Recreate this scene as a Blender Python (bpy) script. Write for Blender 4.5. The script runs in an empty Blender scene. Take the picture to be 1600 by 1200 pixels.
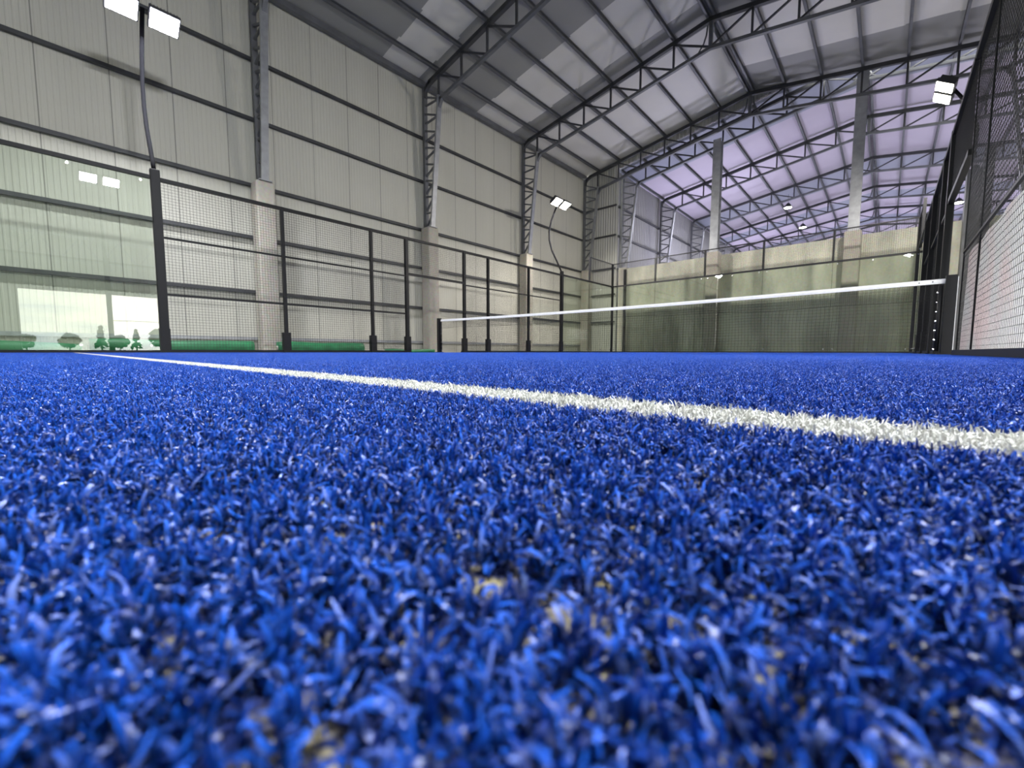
import bpy, math, random
import numpy as np
from mathutils import Vector, Matrix
random.seed(7)
R = math.radians
COL = bpy.context.scene.collection

# ------------------------------------------------------------------ materials
def new_mat(name):
    m = bpy.data.materials.new(name); m.use_nodes = True
    nt = m.node_tree
    b = nt.nodes.get('Principled BSDF')
    return m, nt, b

def simple(name, col, rough=.5, metal=0., spec=.5, noise=0., nscale=20., bump=0., emit=None, estr=0.):
    m, nt, b = new_mat(name)
    b.inputs['Base Color'].default_value = (*col, 1)
    b.inputs['Roughness'].default_value = rough
    b.inputs['Metallic'].default_value = metal
    b.inputs['Specular IOR Level'].default_value = spec
    if noise or bump:
        geo = nt.nodes.new('ShaderNodeNewGeometry')
        n = nt.nodes.new('ShaderNodeTexNoise'); n.inputs['Scale'].default_value = nscale
        n.inputs['Detail'].default_value = 5
        nt.links.new(geo.outputs['Position'], n.inputs['Vector'])
        if noise:
            r = nt.nodes.new('ShaderNodeValToRGB')
            r.color_ramp.elements[0].position = .3; r.color_ramp.elements[1].position = .7
            r.color_ramp.elements[0].color = (*[c * (1 - noise) for c in col], 1)
            r.color_ramp.elements[1].color = (*[min(1, c * (1 + noise)) for c in col], 1)
            nt.links.new(n.outputs['Fac'], r.inputs['Fac'])
            nt.links.new(r.outputs['Color'], b.inputs['Base Color'])
        if bump:
            bp = nt.nodes.new('ShaderNodeBump'); bp.inputs['Strength'].default_value = bump
            bp.inputs['Distance'].default_value = .02
            nt.links.new(n.outputs['Fac'], bp.inputs['Height'])
            nt.links.new(bp.outputs['Normal'], b.inputs['Normal'])
    if emit:
        b.inputs['Emission Color'].default_value = (*emit, 1)
        b.inputs['Emission Strength'].default_value = estr
    return m

M = {}
M['steel'] = simple('grey_painted_steel', (.135, .14, .15), .5, .2, noise=.18, nscale=3)
M['steel_dark'] = simple('dark_steel', (.05, .052, .058), .55, .15, noise=.2, nscale=4)
M['galv'] = simple('galvanised_steel', (.36, .37, .39), .38, .55, noise=.15, nscale=6)
M['black'] = simple('black_powder_coat', (.010, .010, .012), .5, 0, .3)
M['wire'] = simple('black_wire', (.02, .02, .023), .4, .1, .5)
M['cord'] = simple('black_net_cord', (.018, .018, .018), .8)
M['bolt'] = simple('zinc_bolt', (.7, .7, .68), .25, .9)
M['white_tape'] = simple('white_tape', (.85, .85, .87), .6, noise=.06, nscale=30, bump=.3)
M['lens'] = simple('lamp_lens', (1, 1, 1), .4, emit=(.93, .93, 1.), estr=60)
M['lens_warm'] = simple('lamp_lens_warm', (1, 1, 1), .4, emit=(1., .93, .78), estr=60)
M['lamp_body'] = simple('lamp_housing', (.05, .05, .055), .4, .5)
M['rubber'] = simple('dark_rubber', (.008, .008, .01), .9, 0, .05)
M['slab'] = simple('slab_concrete', (.3, .3, .29), .85, noise=.2, nscale=2)
M['ground_out'] = simple('outdoor_ground', (.14, .17, .08), .9, noise=.3, nscale=1)
M['foliage'] = simple('dark_foliage', (.03, .07, .03), .8, noise=.4, nscale=3)
M['bark'] = simple('bark', (.05, .035, .025), .9)

def wall_mat(name, col, amt=.08, seam=None):
    """cream metal cladding: slow vertical staining, panel seams every metre along the wall"""
    m, nt, b = new_mat(name)
    geo = nt.nodes.new('ShaderNodeNewGeometry')
    mp = nt.nodes.new('ShaderNodeMapping'); mp.inputs['Scale'].default_value = (1.4, 1.4, .12)
    n = nt.nodes.new('ShaderNodeTexNoise'); n.inputs['Scale'].default_value = 1.2; n.inputs['Detail'].default_value = 4
    nt.links.new(geo.outputs['Position'], mp.inputs['Vector']); nt.links.new(mp.outputs[0], n.inputs['Vector'])
    r = nt.nodes.new('ShaderNodeValToRGB')
    r.color_ramp.elements[0].position = .3; r.color_ramp.elements[1].position = .7
    r.color_ramp.elements[0].color = (*[c * (1 - amt) for c in col], 1)
    r.color_ramp.elements[1].color = (*[min(1, c * (1 + amt)) for c in col], 1)
    nt.links.new(n.outputs['Fac'], r.inputs['Fac'])
    out = r.outputs['Color']
    if seam:
        sx = nt.nodes.new('ShaderNodeSeparateXYZ'); nt.links.new(geo.outputs['Position'], sx.inputs[0])
        ad = nt.nodes.new('ShaderNodeMath'); ad.operation = 'ADD'; ad.inputs[1].default_value = 100.28
        nt.links.new(sx.outputs[seam], ad.inputs[0])
        md = nt.nodes.new('ShaderNodeMath'); md.operation = 'MODULO'; md.inputs[1].default_value = 1.0
        nt.links.new(ad.outputs[0], md.inputs[0])
        lt = nt.nodes.new('ShaderNodeMath'); lt.operation = 'LESS_THAN'; lt.inputs[1].default_value = .018
        nt.links.new(md.outputs[0], lt.inputs[0])
        mx = nt.nodes.new('ShaderNodeMix'); mx.data_type = 'RGBA'
        nt.links.new(lt.outputs[0], mx.inputs[0]); nt.links.new(out, mx.inputs[6])
        mx.inputs[7].default_value = (*[c * .45 for c in col], 1)
        out = mx.outputs[2]
    nt.links.new(out, b.inputs['Base Color'])
    b.inputs['Roughness'].default_value = .5
    return m
M['clad'] = wall_mat('cream_cladding', (.56, .55, .48), .03, 'Y')
M['clad_x'] = wall_mat('cream_cladding_end', (.52, .52, .48), .05)
M['clad_grey'] = wall_mat('grey_cladding', (.30, .30, .30), .04)
M['roof_light'] = wall_mat('pale_roof_band', (.70, .685, .64), .02)
M['roof_dark'] = wall_mat('grey_roof_band', (.30, .30, .285), .02)
M['roof_lilac_lit'] = wall_mat('lilac_lit_roof_sheet', (.52, .47, .56), .02)  # lilac lamplight tint put into the far roof's base colour
M['roof_blue'] = wall_mat('blue_grey_roof_band', (.30, .32, .40), .02)

def concrete_mat(name, col, stain=.45):
    m, nt, b = new_mat(name)
    geo = nt.nodes.new('ShaderNodeNewGeometry')
    mp = nt.nodes.new('ShaderNodeMapping'); mp.inputs['Scale'].default_value = (1.1, 1.1, .35)
    nt.links.new(geo.outputs['Position'], mp.inputs['Vector'])
    n = nt.nodes.new('ShaderNodeTexNoise'); n.inputs['Scale'].default_value = 1.0; n.inputs['Detail'].default_value = 6
    n.inputs['Roughness'].default_value = .6
    nt.links.new(mp.outputs[0], n.inputs['Vector'])
    n2 = nt.nodes.new('ShaderNodeTexNoise'); n2.inputs['Scale'].default_value = 14; n2.inputs['Detail'].default_value = 4
    nt.links.new(geo.outputs['Position'], n2.inputs['Vector'])
    r = nt.nodes.new('ShaderNodeValToRGB')
    r.color_ramp.elements[0].position = .34; r.color_ramp.elements[1].position = .62
    r.color_ramp.elements[0].color = (*[c * (1 - stain) for c in col], 1)
    r.color_ramp.elements[1].color = (*col, 1)
    nt.links.new(n.outputs['Fac'], r.inputs['Fac'])
    mx = nt.nodes.new('ShaderNodeMix'); mx.data_type = 'RGBA'; mx.blend_type = 'OVERLAY'; mx.inputs[0].default_value = .25
    nt.links.new(r.outputs['Color'], mx.inputs[6]); nt.links.new(n2.outputs['Color'], mx.inputs[7])
    nt.links.new(mx.outputs[2], b.inputs['Base Color'])
    b.inputs['Roughness'].default_value = .85
    bp = nt.nodes.new('ShaderNodeBump'); bp.inputs['Strength'].default_value = .25; bp.inputs['Distance'].default_value = .01
    nt.links.new(n2.outputs['Fac'], bp.inputs['Height']); nt.links.new(bp.outputs['Normal'], b.inputs['Normal'])
    return m
M['concrete'] = concrete_mat('pier_concrete', (.46, .43, .37), .25)
M['concrete_wall'] = concrete_mat('wall_concrete', (.66, .655, .54), .45)

def glass_mat():
    m, nt, b = new_mat('tempered_glass'); nt.nodes.remove(b)
    out = nt.nodes['Material Output']
    tr = nt.nodes.new('ShaderNodeBsdfTransparent'); tr.inputs[0].default_value = (.70, .765, .69, 1)
    gl = nt.nodes.new('ShaderNodeBsdfGlossy'); gl.inputs['Roughness'].default_value = 0.0
    gl.inputs['Color'].default_value = (1, 1, 1, 1)
    fr = nt.nodes.new('ShaderNodeFresnel'); fr.inputs['IOR'].default_value = 1.8
    mx = nt.nodes.new('ShaderNodeMixShader')
    nt.links.new(fr.outputs[0], mx.inputs[0]); nt.links.new(tr.outputs[0], mx.inputs[1]); nt.links.new(gl.outputs[0], mx.inputs[2])
    nt.links.new(mx.outputs[0], out.inputs['Surface'])
    return m
M['glass'] = glass_mat()

def turf_mat(name, lo, hi, sheen, root=.14, tip=1.42):
    m, nt, b = new_mat(name)
    at = nt.nodes.new('ShaderNodeAttribute'); at.attribute_name = 'rnd'; at.attribute_type = 'GEOMETRY'
    r = nt.nodes.new('ShaderNodeValToRGB')
    r.color_ramp.elements[0].color = (*lo, 1); r.color_ramp.elements[1].color = (*hi, 1)
    e = r.color_ramp.elements.new(.93); e.color = (*[(a + c) / 2 for a, c in zip(lo, hi)], 1)
    r.color_ramp.elements[2].position = .96; r.color_ramp.elements[2].color = (*sheen, 1)  # palest fibres: sheen put into the base colour
    e = r.color_ramp.elements.new(.55); e.color = (*hi, 1)
    nt.links.new(at.outputs['Fac'], r.inputs['Fac'])
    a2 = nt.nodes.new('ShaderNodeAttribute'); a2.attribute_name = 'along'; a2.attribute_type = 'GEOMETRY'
    mr = nt.nodes.new('ShaderNodeMapRange'); mr.inputs[3].default_value = root; mr.inputs[4].default_value = tip  # roots darkened, tips brightened: occlusion painted into the fibre colour
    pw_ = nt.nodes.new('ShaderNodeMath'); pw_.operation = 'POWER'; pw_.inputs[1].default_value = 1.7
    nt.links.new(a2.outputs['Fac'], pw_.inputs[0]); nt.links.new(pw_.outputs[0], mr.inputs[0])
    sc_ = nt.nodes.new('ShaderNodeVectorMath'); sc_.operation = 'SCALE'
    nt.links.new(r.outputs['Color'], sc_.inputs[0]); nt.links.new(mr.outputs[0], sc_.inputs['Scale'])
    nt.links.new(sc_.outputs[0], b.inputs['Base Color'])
    b.inputs['Roughness'].default_value = .38
    b.inputs['Specular IOR Level'].default_value = .4
    return m
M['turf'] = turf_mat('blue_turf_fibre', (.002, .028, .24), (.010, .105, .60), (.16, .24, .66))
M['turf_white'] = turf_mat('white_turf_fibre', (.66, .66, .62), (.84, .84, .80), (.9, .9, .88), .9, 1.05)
def infill_mat():
    m, nt, b = new_mat('turf_backing')
    geo = nt.nodes.new('ShaderNodeNewGeometry')
    n = nt.nodes.new('ShaderNodeTexNoise'); n.inputs['Scale'].default_value = 130; n.inputs['Detail'].default_value = 2
    n2 = nt.nodes.new('ShaderNodeTexVoronoi'); n2.inputs['Scale'].default_value = 900
    for q in (n, n2): nt.links.new(geo.outputs['Position'], q.inputs['Vector'])
    r = nt.nodes.new('ShaderNodeValToRGB')
    r.color_ramp.elements[0].position = .5; r.color_ramp.elements[0].color = (.004, .018, .13, 1)
    r.color_ramp.elements[1].position = .66; r.color_ramp.elements[1].color = (.46, .40, .22, 1)
    nt.links.new(n.outputs['Fac'], r.inputs['Fac'])
    nt.links.new(r.outputs['Color'], b.inputs['Base Color'])
    b.inputs['Roughness'].default_value = .9
    bp = nt.nodes.new('ShaderNodeBump'); bp.inputs['Distance'].default_value = .002
    nt.links.new(n2.outputs['Distance'], bp.inputs['Height']); nt.links.new(bp.outputs['Normal'], b.inputs['Normal'])
    return m
M['infill'] = infill_mat()
M['roll'] = simple('green_rolled_turf', (.012, .15, .055), .55, noise=.25, nscale=5, bump=.15)
M['roll_core'] = simple('roll_core', (.45, .42, .36), .8)

def banner_mat():
    m, nt, b = new_mat('thin_white_banner'); out = nt.nodes['Material Output']
    geo = nt.nodes.new('ShaderNodeNewGeometry')
    n = nt.nodes.new('ShaderNodeTexNoise'); n.inputs['Scale'].default_value = 1.6; n.inputs['Detail'].default_value = 1
    nt.links.new(geo.outputs['Position'], n.inputs['Vector'])
    r = nt.nodes.new('ShaderNodeValToRGB')
    r.color_ramp.elements[0].position = .45; r.color_ramp.elements[0].color = (.60, .60, .61, 1)
    r.color_ramp.elements[1].position = .68; r.color_ramp.elements[1].color = (.66, .55, .56, 1)
    nt.links.new(n.outputs['Fac'], r.inputs['Fac'])
    d = nt.nodes.new('ShaderNodeBsdfDiffuse'); t = nt.nodes.new('ShaderNodeBsdfTranslucent')
    nt.links.new(r.outputs['Color'], d.inputs['Color']); nt.links.new(r.outputs['Color'], t.inputs['Color'])
    mx = nt.nodes.new('ShaderNodeMixShader'); mx.inputs[0].default_value = .4
    nt.links.new(d.outputs[0], mx.inputs[1]); nt.links.new(t.outputs[0], mx.inputs[2]); nt.links.new(mx.outputs[0], out.inputs['Surface'])
    nt.nodes.remove(b)
    return m
M['banner'] = banner_mat()

# ------------------------------------------------------------------ mesh builder
class MB:
    def __init__(s): s.v = []; s.f = []
    def box(s, x0, x1, y0, y1, z0, z1):
        b = len(s.v)
        s.v += [(x, y, z) for z in (z0, z1) for y in (y0, y1) for x in (x0, x1)]
        s.f += [tuple(b + i for i in q) for q in ((0, 2, 3, 1), (4, 5, 7, 6), (0, 1, 5, 4), (2, 6, 7, 3), (0, 4, 6, 2), (1, 3, 7, 5))]
        return s
    def bar(s, a, c, w, h=None, up=(0, 0, 1)):
        """square/rectangular bar from a to c: w sideways, h along 'up'"""
        h = h or w
        a, c = Vector(a), Vector(c); d = (c - a).normalized(); u = Vector(up)
        if abs(d.dot(u)) > .98: u = Vector((0, 1, 0)) if abs(d.y) < .9 else Vector((1, 0, 0))
        sd = d.cross(u).normalized(); u = sd.cross(d).normalized()
        b = len(s.v)
        for p in (a, c):
            for i, j in ((-1, -1), (1, -1), (1, 1), (-1, 1)):
                s.v.append(tuple(p + sd * (i * w / 2) + u * (j * h / 2)))
        s.f += [(b, b + 1, b + 2, b + 3), (b + 7, b + 6, b + 5, b + 4)] + [(b + i, b + 4 + i, b + 4 + (i + 1) % 4, b + (i + 1) % 4) for i in range(4)]
        return s
    def tube(s, pts, r, n=8, closed_caps=True):
        pts = [Vector(p) for p in pts]; b = len(s.v)
        rr = r if isinstance(r, (list, tuple)) else [r] * len(pts)
        prev = None
        for i, p in enumerate(pts):
            d = (pts[min(i + 1, len(pts) - 1)] - pts[max(i - 1, 0)]).normalized()
            if prev is None:
                u = Vector((0, 0, 1)) if abs(d.z) < .9 else Vector((1, 0, 0))
                u = (u - d * u.dot(d)).normalized()
            else:
                u = (prev - d * prev.dot(d)).normalized()
            prev = u; w = d.cross(u)
            for k in range(n):
                a = 2 * math.pi * k / n
                s.v.append(tuple(p + (u * math.cos(a) + w * math.sin(a)) * rr[i]))
        for i in range(len(pts) - 1):
            for k in range(n):
                s.f.append((b + i * n + k, b + i * n + (k + 1) % n, b + (i + 1) * n + (k + 1) % n, b + (i + 1) * n + k))
        if closed_caps:
            s.f.append(tuple(b + k for k in reversed(range(n)))); s.f.append(tuple(b + (len(pts) - 1) * n + k for k in range(n)))
        return s
    def quad(s, *p):
        b = len(s.v); s.v += [tuple(q) for q in p]; s.f.append(tuple(range(b, b + len(p)))); return s
    def build(s, name, mat, parent=None, smooth=False, bevel=0.):
        me = bpy.data.meshes.new(name)
        org = Vector((0, 0, 0)); q = parent
        while q: org = org + Vector(q.location); q = q.parent
        me.from_pydata([tuple(Vector(v) - org) for v in s.v] if parent else s.v, [], s.f)
        me.materials.append(mat)
        if smooth: me.polygons.foreach_set('use_smooth', [True] * len(me.polygons))
        me.update()
        o = bpy.data.objects.new(name, me); COL.objects.link(o)
        if parent: o.parent = parent
        if bevel:
            md = o.modifiers.new('bevel', 'BEVEL'); md.width = bevel; md.segments = 2; md.limit_method = 'ANGLE'
        return o

def tag(o, label=None, cat=None, group=None, kind=None):
    if label: o['label'] = label
    if cat: o['category'] = cat
    if group: o['group'] = group
    if kind: o['kind'] = kind
    return o
def empty(name, loc, label, cat, group=None):
    o = bpy.data.objects.new(name, None); COL.objects.link(o); o.location = loc
    o.empty_display_size = .2
    o.matrix_world = Matrix.Translation(Vector(loc))
    return tag(o, label, cat, group)
def struct(mb, name, mat, label, cat, smooth=False):
    return tag(mb.build(name, mat, None, smooth), label, cat, None, 'structure')
def copy_tree(o, loc):
    c = o.copy(); COL.objects.link(c); c.location = loc; c.matrix_world = Matrix.Translation(Vector(loc))
    def rec(src, dst):
        for ch in [x for x in bpy.data.objects if x.parent == src and x.users_collection]:
            k = ch.copy(); COL.objects.link(k); k.parent = dst; rec(ch, k)
    rec(o, c)
    return c
ORD = ['first', 'second', 'third', 'fourth', 'fifth', 'sixth', 'seventh', 'eighth', 'ninth', 'tenth', 'eleventh', 'twelfth', 'thirteenth', 'fourteenth', 'fifteenth', 'sixteenth', 'seventeenth', 'eighteenth']

# court frame: right fence plane X=0, left fence plane X=-10, tennis net at Y=0, back glass at Y=10, ground of the fibre tips z=0
XW = -12.2; XR = 2.36; RIDGE1 = -4.92; EAVE = 8.73; SL = .165
COLY = [-3.67, 1.33, 6.33, 11.1]
YF, YB = -14.0, 11.2
X2L, X2R, RIDGE2 = -10.45, 7.25, -1.6
Y2, Y2E = 11.5, 46.5
def z1(x): return EAVE + SL * ((x - XW) if x < RIDGE1 else (XR - x))
S2 = .155; E2 = 8.65
def z2(x): return E2 + S2 * ((x - X2L) if x < RIDGE2 else (X2R - x))

# ------------------------------------------------------------------ setting: floor, walls, roofs
ZF = -.03
m = MB().box(-12.6, 2.8, YF - .2, Y2 + .2, ZF - .25, ZF)
m.box(X2L - .4, X2R + .4, Y2 + .2, Y2E + .4, ZF - .25, ZF)
struct(m, 'floor', M['slab'], 'grey concrete slab under and around the blue court', 'floor')
m = MB().box(-10.0, 0.0, -10, 10, -.028, -.0082)
tag(m.build('turf_base', M['infill']), 'sand-dusted backing under the blue fibres of the court', 'turf base', kind='structure')

def ribbed(axis, const, a0, a1, z0f, z1f, pitch=.1, depth=.008, side=1):
    """micro-ribbed cladding sheet; axis 'Y': wall runs along Y at x=const"""
    mb = MB(); pts = []; t = a0; k = 0
    while t < a1 - 1e-6:
        for dt, d in ((0, 0), (.55, 0), (.65, 1), (.9, 1)):
            q = t + dt * pitch
            if q < a1: pts.append((q, d * depth * side))
        t += pitch
    pts.append((a1, 0))
    b = 0
    for q, d in pts:
        for z in (z0f(q), z1f(q)):
            mb.v.append((const + d, q, z) if axis == 'Y' else (q, const + d, z))
    for i in range(len(pts) - 1):
        mb.f.append((2 * i, 2 * i + 2, 2 * i + 3, 2 * i + 1))
    return mb
zb = lambda q: ZF
struct(ribbed('Y', XW - .22, YF, YB + .1, zb, lambda q: EAVE + .12, .085, .006), 'wall_left', M['clad'], 'cream ribbed metal wall with dark rails behind the left side fence', 'wall')
struct(ribbed('X', YB + .17, XW - .22, X2L - .1, zb, lambda q: z1(q) + .13, .13, -.03), 'wall_back', M['clad_x'], 'narrow strip of corrugated metal wall facing the court beside the concrete wall', 'wall')
struct(ribbed('X', YB + .16, X2L - .1, -3.2, lambda q: z2(max(q, X2L)) + .1, lambda q: z1(q) + .13, .16, -.03), 'wall_back', M['clad_x'], 'corrugated strip filling the gap under the roof between the two halls', 'wall')
struct(ribbed('Y', X2L - .22, YB + .3, Y2E + .1, zb, lambda q: E2 + .12, .2, .02), 'wall_left', M['clad_grey'], 'grey metal side wall of the farther hall beyond the concrete wall', 'wall')
struct(ribbed('Y', X2R + .2, YB + .3, Y2E + .1, zb, lambda q: E2 + .12, .2, -.02), 'wall_right', M['clad_x'], 'right side wall of the farther hall', 'wall')
struct(ribbed('X', Y2E, X2L - .2, X2R + .2, zb, lambda q: z2(q) + .13, .25, -.03), 'wall_far', M['clad_x'], 'far end wall of the farther hall', 'wall')
# right wall of the first hall with the daylight doorway
m = MB(); XRW = XR + .2
oy0, oy1, oz = -8.05, -1.6, 2.15
for (y0, y1, za, zt) in ((YF, oy0, ZF, EAVE + .12), (oy0, oy1, oz, EAVE + .12), (oy1, YB + .1, ZF, EAVE + .12)):
    r_ = ribbed('Y', XRW, y0, y1, lambda q: za, lambda q: zt, .2, -.015)
    b = len(m.v); m.v += r_.v; m.f += [tuple(i + b for i in f) for f in r_.f]
struct(m, 'wall_right', M['clad_x'], 'cream metal wall on the right with a low wide daylight opening', 'wall')
struct(ribbed('X', YF, XW - .2, XR + .2, zb, lambda q: z1(q) + .13, .25, .02), 'wall_front', M['clad_x'], 'metal end wall behind the camera', 'wall')
# roof sheets with paler and darker colour bands
def roof_sheet(name, zf, x0, xr, x1, y0, y1, bands, mats, dz, label):
    mb = MB(); idx = []
    ys = sorted(set([y0, y1] + [b[0] for b in bands] + [b[1] for b in bands])); ys = [y for y in ys if y0 <= y <= y1]
    n0 = xr - x0
    def step(x, side): return .045 * (int((x - x0) / 1.1) % 2)
    for side, (xa, xb) in enumerate(((x0, xr), (xr, x1))):
        nseg = max(1, round((xb - xa) / 1.1))
        for k in range(nseg):
            p, q = xa + (xb - xa) * k / nseg, xa + (xb - xa) * (k + 1) / nseg
            for i in range(len(ys) - 1):
                ym = (ys[i] + ys[i + 1]) / 2; mi = 0
                for (b0, b1, sd, mm) in bands:
                    if b0 <= ym <= b1 and (sd is None or sd == side): mi = mm
                # each strip's band edge is shifted a little, giving a stepped edge
                ya = ys[i] + (0 if i == 0 else .05 * (k % 2)); yb = ys[i + 1] + (0 if i == len(ys) - 2 else .05 * (k % 2))
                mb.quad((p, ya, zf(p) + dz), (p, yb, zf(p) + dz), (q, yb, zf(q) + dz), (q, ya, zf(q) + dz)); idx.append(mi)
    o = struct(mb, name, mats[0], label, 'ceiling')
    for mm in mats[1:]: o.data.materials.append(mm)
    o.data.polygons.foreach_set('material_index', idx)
    return o
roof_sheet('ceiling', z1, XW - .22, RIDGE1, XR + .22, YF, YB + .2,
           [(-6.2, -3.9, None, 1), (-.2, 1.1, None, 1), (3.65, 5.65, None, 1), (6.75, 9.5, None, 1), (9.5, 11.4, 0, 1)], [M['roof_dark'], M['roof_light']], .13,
           'pitched grey roof over the court with paler bands')
roof_sheet('ceiling', z2, X2L - .22, RIDGE2, X2R + .22, YB + .12, Y2E + .1,
           [(11.4, 13.8, None, 1), (22.2, 24.4, None, 1), (28, 29.5, None, 1), (34, 36, None, 1)], [M['roof_lilac_lit'], M['roof_blue']], .13, 'lilac lit pitched roof of the farther hall')
# concrete end wall, panel by panel joints modelled as shallow grooves
m = MB(); WT = 4.05
m.box(X2L + .35, X2R, Y2 + .02, Y2 + .17, ZF, WT)
struct(m, 'wall_concrete', M['concrete_wall'], 'stained grey concrete wall behind the back glass of the court', 'wall')

# ------------------------------------------------------------------ piers, lattice columns, trusses
PT = 4.12
def pier(x, y, label, w=.42, d=.42):
    o = MB().box(x - w / 2, x + w / 2, y - d / 2, y + d / 2, ZF, PT).build('concrete_pier', M['concrete'], None, bevel=.04)
    tag(o, label, 'pier', 'concrete piers carrying the steel columns'); return o
def lattice_column(x, y, zt, label, side=1, group='lattice columns of the left wall'):
    """side=1: wall chord at x, inner chord leaning toward +X with height"""
    root = empty('lattice_column', (x, y, PT), label, 'column', group)
    s = side
    a0, a1 = Vector((x - .06 * s, y, PT)), Vector((x - .06 * s, y, zt - .1))
    b0, b1 = Vector((x + .27 * s, y, PT)), Vector((x + .72 * s, y, zt - .62))
    MB().bar(a0, a1, .13, .1, (1, 0, 0)).build('outer_chord', M['steel'], root)
    m = MB().bar(b0, b1, .16, .07, (1, 0, 0)); m.build('inner_chord', M['galv'], root)
    m = MB(); n = 8
    for k in range(n):
        t0, t1 = k / n, (k + 1) / n
        pa = a0.lerp(a1, (t0 + .0)); pb = b0.lerp(b1, t1 * .98); pc = a0.lerp(a1, t1 * .94)
        m.bar(pa, pb, .05); m.bar(pb, pc, .05)
    m.build('lacing', M['steel'], root)
    MB().box(x - .2, x + .36, y - .14, y + .14, PT, PT + .025).build('base_plate', M['galv'], root)
    return root
names = ['nearest the floodlight pole', 'second from the front', 'third from the front', 'at the far left corner of the hall']
for i, y in enumerate(COLY):
    pier(XW + .12, y, 'square concrete pier against the left metal wall, ' + names[i])
    lattice_column(XW, y, z1(XW), 'grey steel lattice column on a concrete pier at the left wall, ' + names[i])
    # right-hand partners stand behind the right fence
    pier(XR - .12, y, 'concrete pier at the right metal wall, ' + ORD[i] + ' from the front')
    lattice_column(XR, y, z1(XR), 'steel lattice column at the right metal wall, ' + ORD[i] + ' from the front', -1, 'lattice columns of the right wall')

def truss(zf, xl, xr_, ridge, y, depth, label, group, step, hv=1.0):
    root = empty('roof_truss', ((xl + xr_) / 2, y, zf(xl) - depth), label, 'roof truss', group)
    top = MB()
    top.bar((xl + .2, y, zf(xl + .2) - .06), (ridge, y, zf(ridge) - .06), .11, .13)
    top.bar((ridge, y, zf(ridge) - .06), (xr_ - .2, y, zf(xr_ - .2) - .06), .11, .13)
    # rounded shoulders down to the wall chords
    for s, x in ((1, xl), (-1, xr_)):
        pts = [(x - .05 * s, y, zf(x) - .42), (x - .04 * s, y, zf(x) - .22), (x + .08 * s, y, zf(x) - .1), (x + .28 * s, y, zf(x + .28 * s) - .06)]
        for p, q in zip(pts, pts[1:]): top.bar(p, q, .11, .12)
    top.build('top_chord', M['steel_dark'], root)
    bot = MB(); xa, xb = xl + .72, xr_ - .72
    bz = lambda x: zf(x) - depth
    bot.bar((xa, y, bz(xa)), (ridge, y, bz(ridge)), .1, .09); bot.bar((ridge, y, bz(ridge)), (xb, y, bz(xb)), .1, .09)
    bot.bar((xl + .66, y, bz(xl + .66) - .22), (xa + .12, y, bz(xa + .12) + .01), .1, .1)
    bot.bar((xr_ - .66, y, bz(xr_ - .66) - .22), (xb - .12, y, bz(xb - .12) + .01), .1, .1)
    bot.build('bottom_chord', M['steel'], root)
    for side in (0, 1):
        xs = []
        x = ridge
        while (x > xl + .5) if side == 0 else (x < xr_ - .5):
            xs.append(x); x += -step if side == 0 else step
        w = MB()
        for k, x in enumerate(xs):
            xx = x + (0 if k else (-.0 if side == 0 else .0))
            w.bar((xx, y, zf(xx) - .1), (xx, y, bz(xx)), .055)
            if k + 1 < len(xs):
                nx = xs[k + 1]
                w.bar((nx, y, zf(nx) - .1), (xx - .0, y, bz(xx) + .03), .05)
        w.build('web', M['steel_dark'], root)
    g = MB().box(ridge - .05, ridge + .05, y - .05, y + .05, zf(ridge) - depth, zf(ridge) - .06)
    for q in (-1, 1): g.tube([(ridge + q * .1, y, zf(ridge) - .2), (ridge + q * .13, y, zf(ridge) - .45), (ridge + q * .2, y, zf(ridge) - .66), (ridge + q * .36, y, zf(ridge) - depth - .02)], .025, 6)
    g.build('ridge_plate', M['steel'], root)
    return root
for i, y in enumerate(COLY):
    truss(z1, XW, XR, RIDGE1, y, .86, 'grey steel roof truss spanning the court hall, ' + ORD[i] + ' from the front', 'roof trusses over the court hall', 1.1)
Y2T = [11.72, 16.4, 21.4, 26.4, 31.4, 36.4, 41.4]
for i, y in enumerate(Y2T):
    truss(z2, X2L, X2R, RIDGE2, y, .75, 'steel roof truss of the farther lilac-lit hall, ' + ORD[i] + ' beyond the concrete wall', 'roof trusses of the farther hall', 1.106)
    if i < 6:
        lattice_column(X2L, y, z2(X2L), 'steel lattice column at the left wall of the farther hall, ' + ORD[i] + ' beyond the court', 1, 'lattice columns of the farther hall')
        pier(X2L + .12, y, 'concrete pier at the left side of the farther hall, ' + ORD[i] + ' beyond the court')
# posts of the concrete wall
for k, (x, nm) in enumerate(((-6.05, 'left of the middle'), (-1.6, 'under the ridge of the farther hall'))):
    pier(x, Y2 - .26, 'concrete pier built into the stained concrete wall, ' + nm, .46, .5)
    YP = Y2 - .26
    root = empty('steel_post', (x, YP, PT), 'tall pale steel post standing on the concrete wall, ' + nm, 'post', 'tall posts on the concrete wall')
    zt = z2(x) - .75
    m = MB().box(x - .15, x + .15, YP - .16, YP - .145, PT, zt).box(x - .15, x + .15, YP + .145, YP + .16, PT, zt).box(x - .008, x + .008, YP - .15, YP + .15, PT, zt)
    m.build('shaft', M['galv'], root)
    MB().box(x - .2, x + .2, YP - .2, YP + .2, PT, PT + .02).build('base_plate', M['galv'], root)

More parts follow.
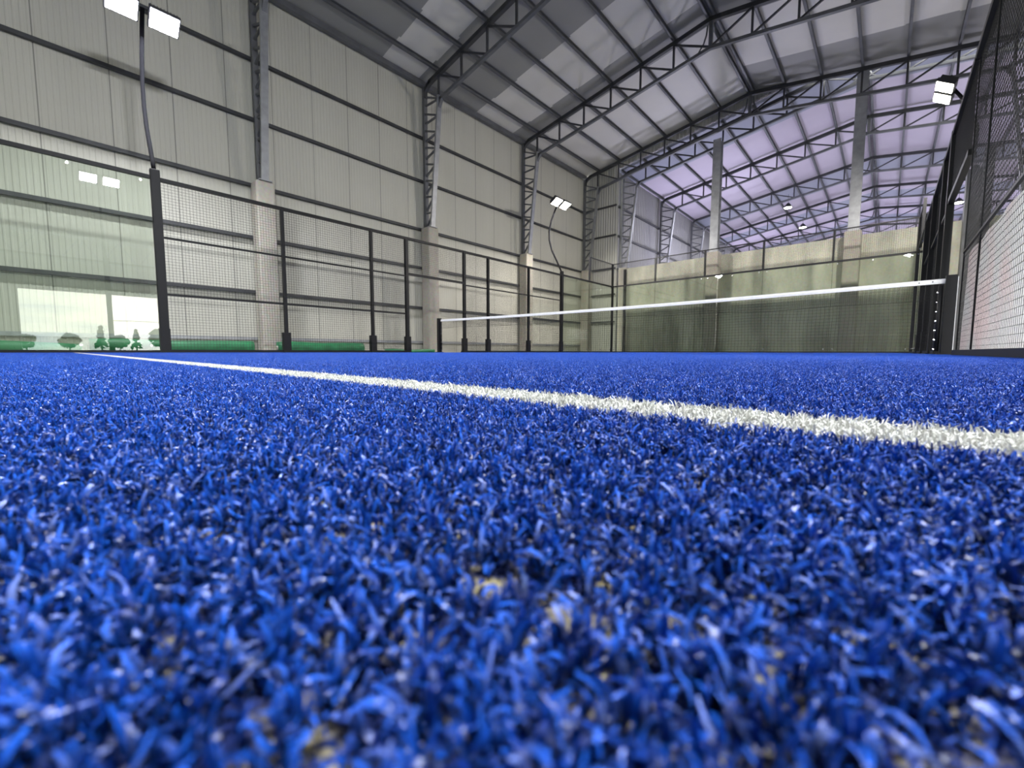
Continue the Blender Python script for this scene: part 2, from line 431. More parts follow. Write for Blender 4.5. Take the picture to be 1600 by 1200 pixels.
# purlins: one long beam each
def purlin(zf, x, y0, y1, label, group, dbl=False):
    mb = MB()
    for dx in ((-.09, .09) if dbl else (0,)):
        xx = x + dx
        mb.box(xx - .035, xx + .035, y0, y1, zf(xx) + .0, zf(xx) + .012).box(xx - .035, xx - .027, y0, y1, zf(xx), zf(xx) + .12).box(xx - .035, xx + .035, y0, y1, zf(xx) + .108, zf(xx) + .12)
    return tag(mb.build('purlin', M['steel'], None), label, 'purlin', group)
k = 0; x = RIDGE1 - 1.1 * 6
while x < XR:
    if abs(x - RIDGE1) < .1: purlin(z1, x, YF, YB + .1, 'doubled ridge beam at the peak of the court hall roof', 'purlins of the court hall roof', True)
    else: purlin(z1, x, YF, YB + .1, 'long steel purlin under the court hall roof, %s counting from the left wall' % ORD[k], 'purlins of the court hall roof')
    x += 1.1; k += 1
tag(MB().box(XW - .16, XW - .02, YF, YB, EAVE - .06, EAVE + .1).build('eaves_beam', M['steel']), 'grey eaves beam along the top of the left metal wall', 'beam')
k = 0
for k in range(17):
    x = RIDGE2 + (k - 8) * 1.106
    if x < X2L - .2 or x > X2R + .2: continue
    if k == 8: purlin(z2, x, YB + .3, Y2E, 'doubled ridge beam at the peak of the farther hall', 'purlins of the farther hall roof', True)
    else: purlin(z2, x, YB + .3, Y2E, 'steel purlin under the lilac-lit roof, %s from the left' % ORD[k], 'purlins of the farther hall roof')
# girts
for k, z in enumerate((.34, 1.50, 2.84, 4.10, 5.68, 7.08)):
    m = MB().box(XW - .19, XW - .12, YF, YB + .1, z - .04, z + .04)
    m.box(XW - .12, XW - .105, YF, YB + .1, z - .04, z + .0)
    tag(m.build('wall_rail', M['galv'] if k == 0 else M['steel_dark']), 'horizontal steel rail on the left metal wall, %s up from the floor' % ORD[k], 'wall rail', 'rails of the left metal wall')
    if 0 < k:
        m = MB().box(XW - .2, X2L - .1, YB - .0, YB + .07, z - .035, z + .035)
        tag(m.build('wall_rail', M['steel_dark']), 'short steel rail across the corrugated strip wall, %s up from the floor' % ORD[k - 1], 'wall rail', 'rails of the narrow corrugated wall')
    if k >= 3:
        m = MB().box(X2L - .2, X2L - .12, YB + .3, Y2E, z - .04, z + .04)
        tag(m.build('wall_rail', M['steel_dark']), 'steel rail on the side wall of the farther hall, %s of three' % ORD[k - 3], 'wall rail', 'rails of the farther side wall')
# lattice lintel above the daylight opening (mirrored in the left glass)
root = empty('lattice_lintel', (XR, -5, 3.5), 'pale steel lattice lintel above the daylight opening', 'lintel')
m = MB().bar((XR - .5, -9, 4.0), (XR - .5, -1, 4.0), .08).bar((XR - .5, -9, 3.2), (XR - .5, -1, 3.2), .08); m.build('chord', M['galv'], root)
m = MB()
for k in range(8):
    m.bar((XR - .5, -9 + k, 3.2), (XR - .5, -8.5 + k, 4.0), .05).bar((XR - .5, -8.5 + k, 4.0), (XR - .5, -8 + k, 3.2), .05).bar((XR - .5, -8.5 + k, 4.0), (XR - .5, -8.5 + k, 3.2), .04)
m.build('web', M['galv'], root)
# things on the concrete wall
tag(MB().tube([(-10.12, Y2 - .1, ZF), (-10.12, Y2 - .1, 3.98)], .07, 10).build('downpipe', M['black'], None, True), 'black downpipe at the left end of the concrete wall', 'pipe')
root = empty('cable_duct', (1.35, 11.2, 0), 'tall dark grey duct against the concrete wall behind the right fence', 'duct')
MB().box(.95, 1.27, 11.05, 11.4, ZF, 5.4).build('duct_box', M['steel'], root, bevel=.01)
MB().box(1.27, 1.47, 11.0, 11.4, ZF, 5.95).build('duct_riser', M['steel_dark'], root, bevel=.01)

# ------------------------------------------------------------------ fences
W = .0042
def mesh_panel(axis, const, a0, a1, z0, z1_, pitch=.05, w=W, wv=None):
    mb = MB()
    n = round((a1 - a0) / pitch); h = (wv or w) / 2
    for k in range(1, n):
        a = a0 + (a1 - a0) * k / n
        mb.box(const - h, const + h, a - h, a + h, z0, z1_) if axis == 'Y' else mb.box(a - h, a + h, const - h, const + h, z0, z1_)
    n = round((z1_ - z0) / pitch); h = w / 2
    for k in range(1, n):
        z = z0 + (z1_ - z0) * k / n
        mb.box(const + h, const + 2 * h + h, a0, a1, z - h, z + h) if axis == 'Y' else mb.box(a0, a1, const + h, const + 3 * h, z - h, z + h)
    return mb
def foot(x, y, s, root):
    """thick foot sleeve with slanted gusset"""
    m = MB().box(x - .057, x + .057, y - .073, y + .073, 0, .42)
    b = len(m.v)
    for yy in (y - .02, y + .02): m.v += [(x + s * .05, yy, .0), (x + s * .17, yy, .0), (x + s * .05, yy, .14)]
    m.f += [(b, b + 1, b + 2), (b + 5, b + 4, b + 3), (b, b + 3, b + 4, b + 1), (b + 1, b + 4, b + 5, b + 2), (b + 2, b + 5, b + 3, b)]
    m.box(x - .08, x + .08, y - .08, y + .08, -.01, .012)
    return m
def side_fence(x, out, ys, thick, label, rails, group=None):
    root = empty('mesh_fence', (x, (ys[0] + ys[-1]) / 2, 0), label, 'fence', group)
    for i, y in enumerate(ys):
        t = thick.get(i, .06)
        if abs(abs(y) - 5.93) < .01: continue          # the floodlight pole carries this end
        if t < .02:
            MB().box(x - .004, x + .008, y - t / 2, y + t / 2, 0, 3.0).build('post', M['black'], root); continue
        p = MB().box(x - .04, x + .04, y - t / 2, y + t / 2, 0, 3.0).build('post', M['black'], root)
        fm = foot(x, y, out, root)
        f = fm.build('foot_bracket', M['black'], root)
    MB().box(x - .035, x + .035, ys[0], ys[-1], 2.94, 3.0).build('top_rail', M['black'], root)
    rh = .010 if min(thick.values()) < .02 else .018
    for z in rails: MB().box(x - rh, x + rh, ys[0], ys[-1], z - rh, z + rh).build('middle_rail', M['black'], root)
    MB().box(x - .03, x + .03, ys[0], ys[-1], -.01, .05).build('base_rail', M['black'], root)
    for a, b in zip(ys, ys[1:]):
        thin = min(thick.values()) < .02
        if thin:
            mesh_panel('Y', x + .004, a, b, .03, 1.05, .05, .0028, .0016).build('mesh_panel', M['wire'], root)
            mesh_panel('Y', x + .004, a, b, 1.05, 2.95, .05, .0055, .0030).build('mesh_panel', M['wire'], root)
        else: mesh_panel('Y', x + out * .03, a, b, .05, 2.95).build('mesh_panel', M['wire'], root)
    return root
def header(x, label):
    root = empty('gateway_header', (x, 0, 2.05), label, 'gateway header', 'mesh headers over the court entrances')
    MB().box(x - .035, x + .035, -.95, .95, 2.94, 3.0).build('top_rail', M['black'], root)
    MB().box(x - .03, x + .03, -.95, .95, 2.03, 2.09).build('bottom_rail', M['black'], root)
    mesh_panel('Y', x, -.95, .95, 2.09, 2.95).build('mesh_panel', M['wire'], root)
def glass_wall(axis, const, a, zt, label, group=None, cat='glass wall', out=1):
    a0, a1 = a[0], a[-1]; mid = (a0 + a1) / 2
    root = empty('glass_wall', (const, mid, 0) if axis == 'Y' else (mid, const, 0), label, cat, group)
    def bx(l0, l1, t0, t1, z0, z1_): return MB().box(const + t0, const + t1, l0, l1, z0, z1_) if axis == 'Y' else MB().box(l0, l1, const + t0, const + t1, z0, z1_)
    for p, q in zip(a, a[1:]):
        if axis == 'Y': pm = MB().quad((const, p + .004, .03), (const, q - .004, .03), (const, q - .004, zt - .04), (const, p + .004, zt - .04))
        else: pm = MB().quad((p + .004, const, .03), (q - .004, const, .03), (q - .004, const, zt - .04), (p + .004, const, zt - .04))
        pane = pm.build('glass_pane', M['glass'], root)
        bm = MB()
        for l in (p + .12, (p + q) / 2, q - .12):
            for z in (.12, zt - .1):
                c = [(const + t, l, z) if axis == 'Y' else (l, const + t, z) for t in (-.012, .012)]
                bm.tube(c, .02, 8)
        bm.build('clamp_bolts', M['bolt'], root)
    bx(a0, a1, -.03, .03, zt - .05, zt + .01).build('top_rail', M['black'], root)
    bx(a0, a1, -.03, .03, -.01, .04).build('base_rail', M['black'], root)
    jm = []
    for p in a[1:-1]:
        bx(p - .003, p + .003, -.006, .006, .04, zt - .04).build('joint_seal', M['rubber'], root)
    return root, bx
def upper_mesh(axis, const, a, label, z0=3.01, z1_=4.0):
    a0, a1 = a[0], a[-1]; mid = (a0 + a1) / 2
    root = empty('upper_mesh', (const, mid, z0) if axis == 'Y' else (mid, const, z0), label, 'mesh fence', 'raised mesh on top of the glass')
    def bx(l0, l1, t0, t1, zz0, zz1): return MB().box(const + t0, const + t1, l0, l1, zz0, zz1) if axis == 'Y' else MB().box(l0, l1, const + t0, const + t1, zz0, zz1)
    for p in a: bx(p - .03, p + .03, -.03, .03, z0, z1_).build('post', M['black'], root)
    bx(a0, a1, -.02, .02, z1_ - .035, z1_).build('top_rail', M['black'], root)
    for p, q in zip(a, a[1:]): mesh_panel(axis, const, p, q, z0, z1_ - .03).build('mesh_panel', M['wire'], root)
    return root
side_fence(-10, -1, [-5.93, -4, -2, -1], {0: .07, 3: .08}, 'black wire mesh fence on the left side between the floodlight pole and the court entrance', (2.0, 1.02))
side_fence(-10, -1, [1, 2, 4, 5.93], {0: .08}, 'black wire mesh fence on the left side beyond the net', (2.0,))
side_fence(0, 1, [-5.93, -4.06, -2, -1], {1: .014, 2: .012, 3: .012}, 'black wire mesh fence at the right edge, seen almost end on', (1.05,))
side_fence(0, 1, [1, 2, 4, 5.93], {0: .09}, 'black wire mesh fence on the right side past the tennis net', (2.0,))
header(-10, 'mesh header over the left court entrance'); header(0, 'mesh header over the right court entrance')
glass_wall('Y', -10, [-10, -8, -6.07], 3.0, 'clear glass side wall at the left edge reflecting daylight and two lamps')
glass_wall('Y', -10, [6.07, 8, 9.97], 3.0, 'glass side wall in the far left corner of the court')
glass_wall('Y', 0, [6.07, 8, 9.97], 3.0, 'glass side wall in the far right corner of the court')
glass_wall('Y', 0, [-10, -8, -6.07], 3.0, 'glass side wall on the right behind the camera')
r, bx = glass_wall('X', 10, [-10, -8, -6, -4, -2, 0], 3.0, 'long glass back wall of the court in front of the stained concrete')
bx(-10.04, -9.96, -.04, .04, 0, 3.0).build('corner_post', M['black'], r); bx(-.04, .04, -.04, .04, 0, 4.0).build('corner_post', M['black'], r)
upper_mesh('X', 10, [-10, -8, -6, -4, -2, 0], 'raised black mesh fence along the top of the back glass wall')
upper_mesh('Y', -10, [8, 9.96], 'short raised mesh panel on the far left glass corner')
upper_mesh('Y', 0, [8, 9.96], 'short raised mesh panel on the far right glass corner')
# white banner tied outside the right fence
m = MB(); n = 26
for i in range(n + 1):
    y = -3.95 + 2.93 * i / n
    for j in range(7):
        z = .04 + .98 * j / 6
        m.v.append((.03 + .006 * math.sin(i * .9 + j * .5), y, z))
for i in range(n):
    for j in range(6): b = i * 7 + j; m.f.append((b, b + 7, b + 8, b + 1))
tag(m.build('banner', M['banner'], None, True), 'thin whitish banner tied to the lower half of the right mesh fence', 'banner')

# ------------------------------------------------------------------ floodlight poles
def floodlight(root, x, y, z, toward, warm, pr):
    """LED floodlight: finned housing with a bright face aimed down and inward"""
    tilt = R(33); s = toward
    # local frame: n = face direction (down and toward the court), t = long way (Y)
    n = Vector((s * math.sin(tilt), 0, -math.cos(tilt))); t = Vector((0, 1, 0)); u = n.cross(t).normalized()
    c = Vector((x, y, z))
    def plate(mb, w, h, d0, d1):
        b = len(mb.v)
        for d in (d0, d1):
            for i, j in ((-1, -1), (1, -1), (1, 1), (-1, 1)): mb.v.append(tuple(c + t * (i * w / 2) + u * (j * h / 2) + n * d))
        mb.f += [(b + 3, b + 2, b + 1, b), (b + 4, b + 5, b + 6, b + 7)] + [(b + i, b + (i + 1) % 4, b + 4 + (i + 1) % 4, b + 4 + i) for i in range(4)]
    hb = MB(); plate(hb, .42, .34, -.02, .05)
    for k in range(9):
        b = MB(); cc = c
        o_ = (k - 4) * .044
        b0 = len(hb.v)
        for d in (-.09, -.02):
            for i, j in ((-.006, -1), (.006, -1), (.006, 1), (-.006, 1)): hb.v.append(tuple(c + t * (o_ + i) + u * (j * .15) + n * d))
        q = b0; hb.f += [(q, q + 1, q + 2, q + 3), (q + 7, q + 6, q + 5, q + 4)] + [(q + i, q + 4 + i, q + 4 + (i + 1) % 4, q + (i + 1) % 4) for i in range(4)]
    fl = hb.build('floodlight', M['lamp_body'], root)
    lb = MB(); plate(lb, .38, .30, .052, .058)
    le = lb.build('lens', M['lens_warm'] if warm else M['lens'], fl)
    le.location = -Vector((0, 0, 0))
    # lens was built in world space relative to fl's origin (= root origin)
    lt = bpy.data.lights.new('flood_beam', 'AREA'); lt.shape = 'RECTANGLE'; lt.size = .38; lt.size_y = .30
    lt.energy = pr; lt.color = (1., .95, .88) if warm else (.93, .95, 1.)
    lo = bpy.data.objects.new('flood_beam', lt); COL.objects.link(lo)
    lo.location = c + n * .09; lo.rotation_euler = n.to_track_quat('-Z', 'Y').to_euler()
    return fl
def light_pole(x, y, s, label, warm, power):
    """s = direction away from the court: the pole bows outward, then returns over the fence"""
    root = empty('floodlight_pole', (x, y, 0), label, 'floodlight pole', 'curved floodlight poles at the court sides')
    MB().box(x - .05, x + .05, y - .065, y + .065, 0, 3.12).build('lower_post', M['black'], root, bevel=.006)
    foot(x, y, s, root).build('foot_bracket', M['black'], root)
    prof = [(0, 3.05), (.12, 3.3), (.28, 3.6), (.5, 4.0), (.62, 4.4), (.63, 4.75), (.52, 5.15), (.34, 5.5), (.16, 5.8)]
    MB().tube([(x + s * a, y, z) for a, z in prof], .032, 10).build('curved_arm', M['rubber'], root, True)
    xe, ze = x + s * .16, 5.8
    MB().bar((xe, y - .32, ze + .02), (xe, y + .32, ze + .02), .05).build('crossbar', M['steel_dark'], root)
    for d in (-.27, .27):
        floodlight(root, xe - s * .06, y + d, ze - .1, -s, warm, power)
    return root
PW = 330
light_pole(-10, -6, -1, 'tall curved floodlight pole at the left edge with two glaring lamps', False, PW)
light_pole(-10, 6, -1, 'curved floodlight pole at the far end of the left fence', True, PW)
light_pole(0, 6, 1, 'floodlight pole rising behind the right fence with two lamps', True, PW)
light_pole(0, -6, 1, 'floodlight pole on the right side, seen mirrored in the left glass', False, PW)

# high-bay lamps in the farther hall
for k, (x, y) in enumerate(((-5.39, 22.7), (-5.33, 28.1), (2.1, 28.3), (2.14, 22.6))):
    lab = ['upper high-bay lamp left of the steel post in the farther hall', 'lower high-bay lamp left of the steel post in the farther hall',
           'farther high-bay lamp just right of the court side fence', 'nearer high-bay lamp seen through the right mesh'][k]
    root = empty('high_bay_lamp', (x, y, 8.6), lab, 'lamp', 'high-bay lamps in the farther hall')
    MB().tube([(x, y, 8.66), (x, y, 8.72), (x, y, 8.84), (x, y, 8.92)], [.22, .2, .12, .05], 16).build('reflector', M['lamp_body'], root, True)
    MB().tube([(x, y, 8.64), (x, y, 8.665)], .19, 16).build('lens', M['lens_warm'], root)
    MB().tube([(x, y, 8.92), (x, y, z2(x))], .01, 6).build('hanger', M['steel_dark'], root)
    lt = bpy.data.lights.new('bay_light', 'AREA'); lt.shape = 'DISK'; lt.size = .4; lt.energy = 380; lt.color = (.88, .88, 1.)
    lo = bpy.data.objects.new('bay_light', lt); COL.objects.link(lo); lo.location = (x, y, 8.6)
# further ceiling wash in the far hall from unseen lamps facing up
for (x, y) in ((-8, 17), (-8, 31), (4.5, 17), (4.5, 31), (-2, 38)):
    lt = bpy.data.lights.new('ceiling_wash', 'AREA'); lt.shape = 'DISK'; lt.size = 1.6; lt.energy = 430; lt.color = (.78, .76, 1.)
    lo = bpy.data.objects.new('ceiling_wash', lt); COL.objects.link(lo); lo.location = (x, y, 2.6); lo.rotation_euler = (math.pi, 0, 0)

# ------------------------------------------------------------------ tennis net
NH = .92
def net_post(x, s, label):
    root = empty('net_post', (x, 0, 0), label, 'net post', 'posts of the tennis net')
    MB().box(x - .05, x + .05, -.05, .05, 0, .955).build('post', M['black'], root, bevel=.005)
    MB().box(x - .08, x + .08, -.08, .08, -.01, .012).build('foot_plate', M['black'], root)
    m = MB().tube([(x - s * .085, 0, .04), (x - s * .085, 0, .84)], .022, 10); m.build('lacing_rod', M['black'], root, True)
    m = MB()
    for k in range(7):
        z = .06 + k * .115; m.tube([(x - s * .105, -.012, z), (x - s * .118, -.012, z)], .011, 8)
    m.build('lacing_hook', M['bolt'], root)
    if s > 0: MB().box(x + .051, x + .056, -.052, -.02, .02, .93).build('edge_strip', M['white_tape'], root, ).__setitem__('label', 'white edge strip')
    return root
net_post(-9.93, -1, 'black net post at the left fence opening')
net_post(-.0, 1, 'black net post at the right end of the tennis net')
root = empty('tennis_net', (-5, 0, 0), 'black tennis net with a white top tape across the court', 'tennis net')
xa, xb = -9.85, -.09
def ztop(x): t = (x + 5) / 4.9; return .885 + .035 * t * t
def wob(x, z, a=.006): return a * math.sin(x * 3.1 + z * 9) + a * .6 * math.sin(x * 7.7 - z * 5)
m = MB(); n = int((xb - xa) / .045); nz = 19; w = .0022
def zz(x, j): return .02 + (ztop(x) - .06 - .02) * j / nz + (.012 * math.sin(x * 1.9) + .007 * math.sin(x * 5.3)) * math.sin(math.pi * j / nz)
for i in range(n + 1):
    x = xa + (xb - xa) * i / n
    for j in range(0, nz, 3):
        j2 = min(nz, j + 3)
        m.bar((x + wob(x, zz(x, j)), wob(x, j * .1), zz(x, j)), (x + wob(x, zz(x, j2)), wob(x, j2 * .1), zz(x, j2)), w)
for j in range(nz + 1):
    xs = [xa + (xb - xa) * i / 66 for i in range(67)]
    for p, q in zip(xs, xs[1:]): m.bar((p, wob(p, j * .1), zz(p, j)), (q, wob(q, j * .1), zz(q, j)), w)
m.build('netting', M['cord'], root)
# doubled strip of netting hanging from the tape with a sagging hem
m = MB()
def hem(x): return .665 + .018 * math.sin(x * 1.25 + .6) + .008 * math.sin(x * 4.1)
for i in range(n * 1):
    x = xa + (xb - xa) * (i + .5) / n
    m.bar((x, .012, hem(x)), (x + .004, .006, ztop(x) - .05), w)
for j in range(5):
    xs = [xa + (xb - xa) * i / 66 for i in range(67)]
    for p, q in zip(xs, xs[1:]):
        f = lambda x: hem(x) + (ztop(x) - .05 - hem(x)) * j / 5
        m.bar((p, .012, f(p)), (q, .012, f(q)), w * (2.2 if j == 0 else 1))
m.build('doubled_netting', M['cord'], root)
m = MB(); N = 120
for i in range(N + 1):
    x = xa + (xb + .05 - xa) * i / N; z = ztop(x); s = .004 * math.sin(i * .7)
    m.v += [(x, -.012 + s * .3, z - .058), (x, -.015, z - .03), (x, -.008, z - .002), (x, .008, z - .002), (x, .015, z - .03), (x, .012, z - .058)]
for i in range(N):
    for k in range(5): b = i * 6 + k; m.f.append((b, b + 6, b + 7, b + 1))
m.build('top_tape', M['white_tape'], root, True)
m = MB()
for x in (-.16, -.28): m.tube([(x, -.018, ztop(x) - .03), (x, -.012, ztop(x) - .03)], .007, 8)
m.build('eyelet', M['black'], root)

# ------------------------------------------------------------------ green turf rolls outside the left fence
def roll(x, y0, y1, r, label, sag=.0):
    root = empty('turf_roll', (x, (y0 + y1) / 2, 0), label, 'turf roll', 'rolled green turf outside the left fence')
    n = 14; pts = []; rr = []
    for i in range(n + 1):
        t = i / n; y = y0 + (y1 - y0) * t
        pts.append((x + .03 * math.sin(t * 5), y, ZF + r + .01 * math.sin(t * 9) - sag * t * t)); rr.append(r * (1 + .03 * math.sin(t * 13)) * (1 - sag * 1.6 * t * t))
    MB().tube(pts, rr, 24).build('roll', M['roll'], root, True)
    for y, s in ((pts[0], -1), (pts[-1], 1)):
        MB().tube([(y[0], y[1], y[2]), (y[0], y[1] + s * .03, y[2])], .045, 12).build('core_end', M['roll_core'], root)
roll(-11.05, -12, -7.0, .16, 'long thick green turf roll on the floor behind the left glass', .12)
roll(-11.0, -6.9, -4.35, .135, 'green turf roll lying behind the mesh beside the left floodlight pole')
roll(-11.0, -3.85, -1.75, .135, 'green turf roll lying between the first two concrete piers')
roll(-11.35, -.9, .9, .06, 'thin green turf roll at the foot of the second concrete pier')

# ------------------------------------------------------------------ outdoors beyond the opening (seen mirrored in the left glass)
struct(MB().box(XRW + .3, 160, -120, 120, ZF - .3, ZF), 'ground', M['ground_out'], 'grassy ground outside the daylight opening', 'ground')
def tree(x, y, h, conifer, label):
    root = empty('tree', (x, y, ZF), label, 'tree', 'trees outside the daylight opening')
    MB().tube([(x, y, ZF), (x, y, h * .5)], h * .03, 6).build('trunk', M['bark'], root)
    m = MB(); rnd = random.Random(int(x * 7 + y * 13))
    for k in range(90):
        t = rnd.random()
        if conifer: rad = h * .2 * (1 - t); z = h * (.12 + .88 * t)
        else: rad = h * .5 * math.sqrt(max(0, 1 - (2 * t - 1) ** 2)) ; z = h * (.25 + .7 * t)
        a = rnd.random() * 6.28; rr = rad * rnd.random() ** .5; s = h * (.06 if conifer else .11)
        c = Vector((x + rr * math.cos(a), y + rr * math.sin(a), z)); b = len(m.v)
        m.v += [tuple(c + Vector(d) * s * (.7 + .6 * rnd.random())) for d in ((1, 0, 0), (-1, 0, 0), (0, 1, 0), (0, -1, 0), (0, 0, 1), (0, 0, -1))]
        m.f += [(b + i, b + j, b + q) for i, j, q in ((0, 2, 4), (2, 1, 4), (1, 3, 4), (3, 0, 4), (2, 0, 5), (1, 2, 5), (3, 1, 5), (0, 3, 5))]
    m.build('crown', M['foliage'], root)
rt = random.Random(3)
for k, (y, h, c) in enumerate(((-12.5, 1.5, 0), (-9.8, 1.7, 0), (-7.6, 2.6, 1), (-6.2, 1.6, 0), (-4.9, 2.3, 1), (-3, 2.4, 0), (.2, 2.9, 0), (3.4, 3.2, 0), (7, 2.8, 0))):
    tree(38 + 3 * rt.random(), y + 3.5, h, c, ('narrow conifer' if c else 'bushy tree') + ' outside the opening, ' + ORD[k] + ' of the tree line')

# ------------------------------------------------------------------ artificial turf (one countless thing: curled fibres)
def blade_tile(name, sx, sy, density, seed, mat, hmin=.007, hmax=.0125):
    rng = np.random.default_rng(seed)
    N = int(sx * sy * density); S = 5; K = 11
    nt_ = max(1, N // K); N = nt_ * K
    cen = np.stack([rng.uniform(0, sx, nt_), rng.uniform(0, sy, nt_)], 1)
    ti = np.repeat(np.arange(nt_), K); thh = rng.normal(0, 1, nt_)[ti]
    az = rng.uniform(0, 2 * np.pi, N); rad = np.abs(rng.normal(0, .0009, N))
    xy = cen[ti] + np.stack([np.cos(az), np.sin(az)], 1) * rad[:, None]
    xy[:, 0] = np.clip(xy[:, 0], 0, sx); xy[:, 1] = np.clip(xy[:, 1], 0, sy)
    xy -= np.array([[sx / 2, sy / 2]])
    z0 = rng.uniform(-.0085, -.0042, N)
    root = np.stack([xy[:, 0], xy[:, 1], z0], 1)
    tilt = np.clip(rng.normal(.45, .4, N), 0, 1.3); curl = rng.normal(.33, .42, N)
    L = rng.uniform(.0028, .0066, N) * (1 + .16 * thh); wid = rng.uniform(.00042, .00088, N)
    tw = rng.normal(0, .55, N); face = az + np.pi / 2 + rng.normal(0, .7, N)
    P = root.copy(); th = tilt.copy(); pts = [P.copy()]; a = az.copy()
    for s_ in range(S):
        d = np.stack([np.sin(th) * np.cos(a), np.sin(th) * np.sin(a), np.cos(th)], 1)
        P = P + d * (L / S)[:, None]; pts.append(P.copy()); th = th + curl; a = a + tw
    pts = np.stack(pts, 1)
    # keep the tips under the z=0 envelope
    top = pts[:, :, 2].max(1); over = np.clip(top - rng.uniform(-.0020, .0006, N), 0, None)
    sc = (top + .0118 - over) / (top + .0118); pts[:, :, 2] = (pts[:, :, 2] + .0118) * sc[:, None] - .0118
    sd = np.stack([np.cos(face), np.sin(face), rng.normal(0, .25, N)], 1)
    prof = np.array([.9, 1, 1.05, 1, .85, .4])[None, :, None] * wid[:, None, None] / 2
    A = pts - sd[:, None, :] * prof; B = pts + sd[:, None, :] * prof
    V = np.stack([A, B], 2).reshape(-1, 3)
    base = (np.arange(N) * (S + 1) * 2)[:, None, None]; k = (np.arange(S) * 2)[None, :, None]
    F = (base + k + np.array([0, 1, 3, 2])[None, None, :]).reshape(-1, 4)
    me = bpy.data.meshes.new(name)
    me.vertices.add(len(V)); me.vertices.foreach_set('co', V.astype(np.float32).ravel())
    me.loops.add(F.size); me.loops.foreach_set('vertex_index', F.ravel().astype(np.int32))
    me.polygons.add(len(F)); me.polygons.foreach_set('loop_start', (np.arange(len(F)) * 4).astype(np.int32))
    me.polygons.foreach_set('use_smooth', np.ones(len(F), bool))
    at = me.attributes.new('rnd', 'FLOAT', 'POINT')
    at.data.foreach_set('value', np.repeat(rng.uniform(0, 1, N), (S + 1) * 2).astype(np.float32))
    at2 = me.attributes.new('along', 'FLOAT', 'POINT')
    at2.data.foreach_set('value', np.tile(np.repeat(np.linspace(0, 1, S + 1), 2), N).astype(np.float32))
    me.update(calc_edges=True); me.materials.append(mat)
    o = bpy.data.objects.new(name, me); COL.objects.link(o)
    return o
def tile_nodes(name, regions, sx, sy, spin=False):
    """regions: (x0, y0, nx, ny, dx, dy): instance the object's own mesh on a grid of points"""
    ng = bpy.data.node_groups.new(name, 'GeometryNodeTree')
    ng.interface.new_socket('Geometry', in_out='INPUT', socket_type='NodeSocketGeometry')
    ng.interface.new_socket('Geometry', in_out='OUTPUT', socket_type='NodeSocketGeometry')
    gi = ng.nodes.new('NodeGroupInput'); go = ng.nodes.new('NodeGroupOutput')
    jn = ng.nodes.new('GeometryNodeJoinGeometry')
    for (x0, y0, nx, ny, dx, dy) in regions:
        if nx > 1 and ny > 1:
            g = ng.nodes.new('GeometryNodeMeshGrid')
            g.inputs['Size X'].default_value = dx * (nx - 1); g.inputs['Size Y'].default_value = dy * (ny - 1)
            g.inputs['Vertices X'].default_value = nx; g.inputs['Vertices Y'].default_value = ny
            cx, cy = x0 + dx * (nx - 1) / 2, y0 + dy * (ny - 1) / 2
        else:
            g = ng.nodes.new('GeometryNodeMeshLine'); g.mode = 'OFFSET'
            g.inputs['Count'].default_value = max(nx, ny)
            g.inputs['Offset'].default_value = (dx if nx > 1 else 0, dy if nx <= 1 else 0, 0)
            cx, cy = x0, y0
        t = ng.nodes.new('GeometryNodeTransform'); t.inputs['Translation'].default_value = (cx, cy, 0)
        ng.links.new(g.outputs['Mesh'], t.inputs['Geometry']); ng.links.new(t.outputs[0], jn.inputs[0])
    ip = ng.nodes.new('GeometryNodeInstanceOnPoints')
    ng.links.new(jn.outputs[0], ip.inputs['Points']); ng.links.new(gi.outputs[0], ip.inputs['Instance'])
    if spin:
        rv = ng.nodes.new('FunctionNodeRandomValue'); rv.data_type = 'INT'; rv.inputs[4].default_value = 0; rv.inputs[5].default_value = 3
        mu = ng.nodes.new('ShaderNodeMath'); mu.operation = 'MULTIPLY'; mu.inputs[1].default_value = math.pi / 2
        cb = ng.nodes.new('ShaderNodeCombineXYZ')
        ng.links.new(rv.outputs[2], mu.inputs[0]); ng.links.new(mu.outputs[0], cb.inputs[2]); ng.links.new(cb.outputs[0], ip.inputs['Rotation'])
    ng.links.new(ip.outputs[0], go.inputs[0])
    return ng
LY0, LY1 = -7.134, -7.084     # the service line near the camera
def tiled(name, sx, sy, dens, seed, mat, regions, label, cat):
    o = blade_tile(name, sx, sy, dens, seed, mat)
    md = o.modifiers.new('tiles', 'NODES'); md.node_group = tile_nodes(name + '_tiles', [(a + sx / 2, b + sy / 2, *r_) for a, b, *r_ in regions], sx, sy, abs(sx - sy) < 1e-6)
    return tag(o, label, cat, None, 'stuff')
DENS = 1250000
T = .1495
ny1 = 25   # rows beyond the service line: LY1 .. 10
dyf = (10 - LY1) / 115; 
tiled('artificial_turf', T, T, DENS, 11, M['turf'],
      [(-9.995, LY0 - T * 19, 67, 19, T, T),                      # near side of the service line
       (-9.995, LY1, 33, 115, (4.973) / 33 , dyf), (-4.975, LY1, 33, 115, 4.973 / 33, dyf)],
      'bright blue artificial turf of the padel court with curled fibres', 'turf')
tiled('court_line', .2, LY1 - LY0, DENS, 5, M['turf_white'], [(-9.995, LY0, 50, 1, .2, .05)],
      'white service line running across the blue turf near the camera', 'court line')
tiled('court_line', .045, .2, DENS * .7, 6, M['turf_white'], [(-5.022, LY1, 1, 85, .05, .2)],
      'thin white centre line running from the service line to the net', 'court line')

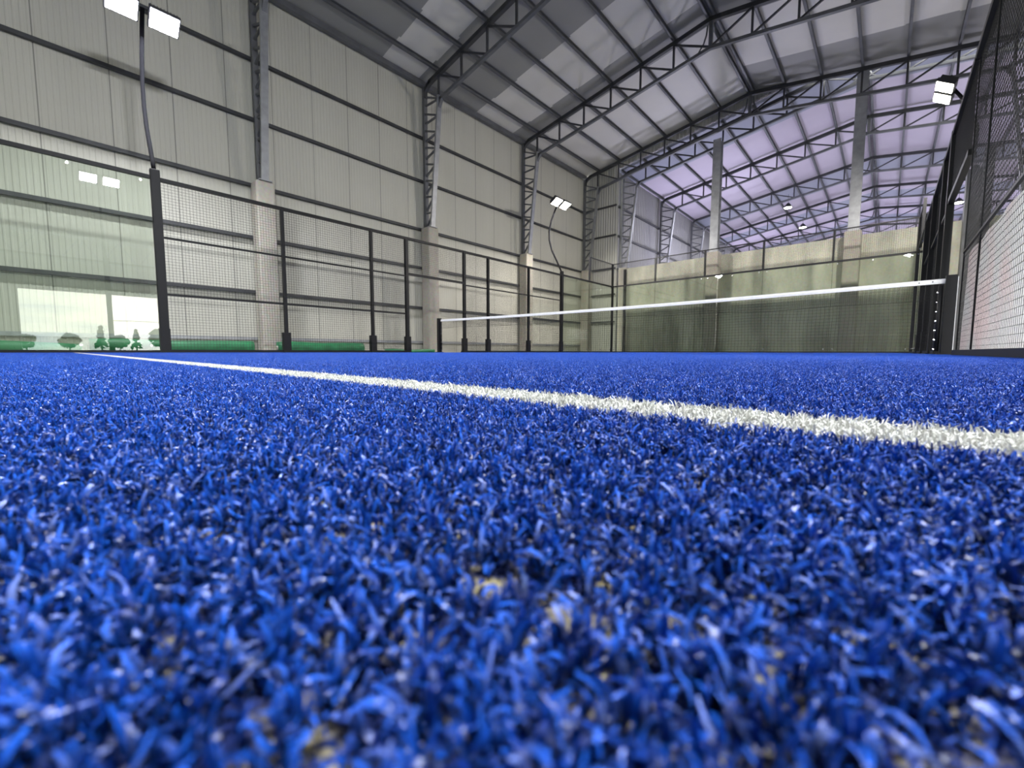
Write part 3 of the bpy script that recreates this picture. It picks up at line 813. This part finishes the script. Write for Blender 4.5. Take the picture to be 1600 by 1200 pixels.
# ------------------------------------------------------------------ world: overcast evening sky
w = bpy.data.worlds.new('sky'); bpy.context.scene.world = w; w.use_nodes = True
nt = w.node_tree; bg = nt.nodes['Background']
tc = nt.nodes.new('ShaderNodeTexCoord'); mp = nt.nodes.new('ShaderNodeMapping'); mp.inputs['Scale'].default_value = (3, 3, 16)
n = nt.nodes.new('ShaderNodeTexNoise'); n.inputs['Scale'].default_value = 1.6; n.inputs['Detail'].default_value = 5
nt.links.new(tc.outputs['Generated'], mp.inputs[0]); nt.links.new(mp.outputs[0], n.inputs['Vector'])
r = nt.nodes.new('ShaderNodeValToRGB')
r.color_ramp.elements[0].position = .38; r.color_ramp.elements[0].color = (.48, .52, .58, 1)
r.color_ramp.elements[1].position = .62; r.color_ramp.elements[1].color = (1., .95, .84, 1)
nt.links.new(n.outputs['Fac'], r.inputs['Fac']); nt.links.new(r.outputs['Color'], bg.inputs['Color'])
bg.inputs['Strength'].default_value = 13.

# ------------------------------------------------------------------ camera
cam = bpy.data.cameras.new('camera'); co = bpy.data.objects.new('camera', cam); COL.objects.link(co)
P = (-0.536234, -7.324252, 0.02755, 0.735351, -0.0786824, 0.0015392, 644.738)
co.location = P[:3]
yaw, pitch, roll, f = P[3:]
fw = Vector((-math.sin(yaw) * math.cos(pitch), math.cos(yaw) * math.cos(pitch), math.sin(pitch)))
rt_ = Vector((math.cos(yaw), math.sin(yaw), 0)); up = rt_.cross(fw)
c_, s_ = math.cos(roll), math.sin(roll); rt_, up = rt_ * c_ + up * s_, rt_ * -s_ + up * c_
co.matrix_world = Matrix(((rt_.x, up.x, -fw.x, P[0]), (rt_.y, up.y, -fw.y, P[1]), (rt_.z, up.z, -fw.z, P[2]), (0, 0, 0, 1)))
cam.sensor_width = 36; cam.lens = f / 1600 * 36
cam.clip_start = .002; cam.clip_end = 400
cam.dof.use_dof = True; cam.dof.focus_distance = .5; cam.dof.aperture_fstop = 16
sc = bpy.context.scene; sc.camera = co
sc.view_settings.view_transform = 'Standard'; sc.view_settings.look = 'None'
sc.view_settings.exposure = 0.0
sc.cycles.max_bounces = 7; sc.cycles.diffuse_bounces = 4; sc.cycles.glossy_bounces = 4
sc.cycles.transparent_max_bounces = 16; sc.cycles.transmission_bounces = 4
sc.cycles.sample_clamp_indirect = 6
sc.cycles.use_denoising = True
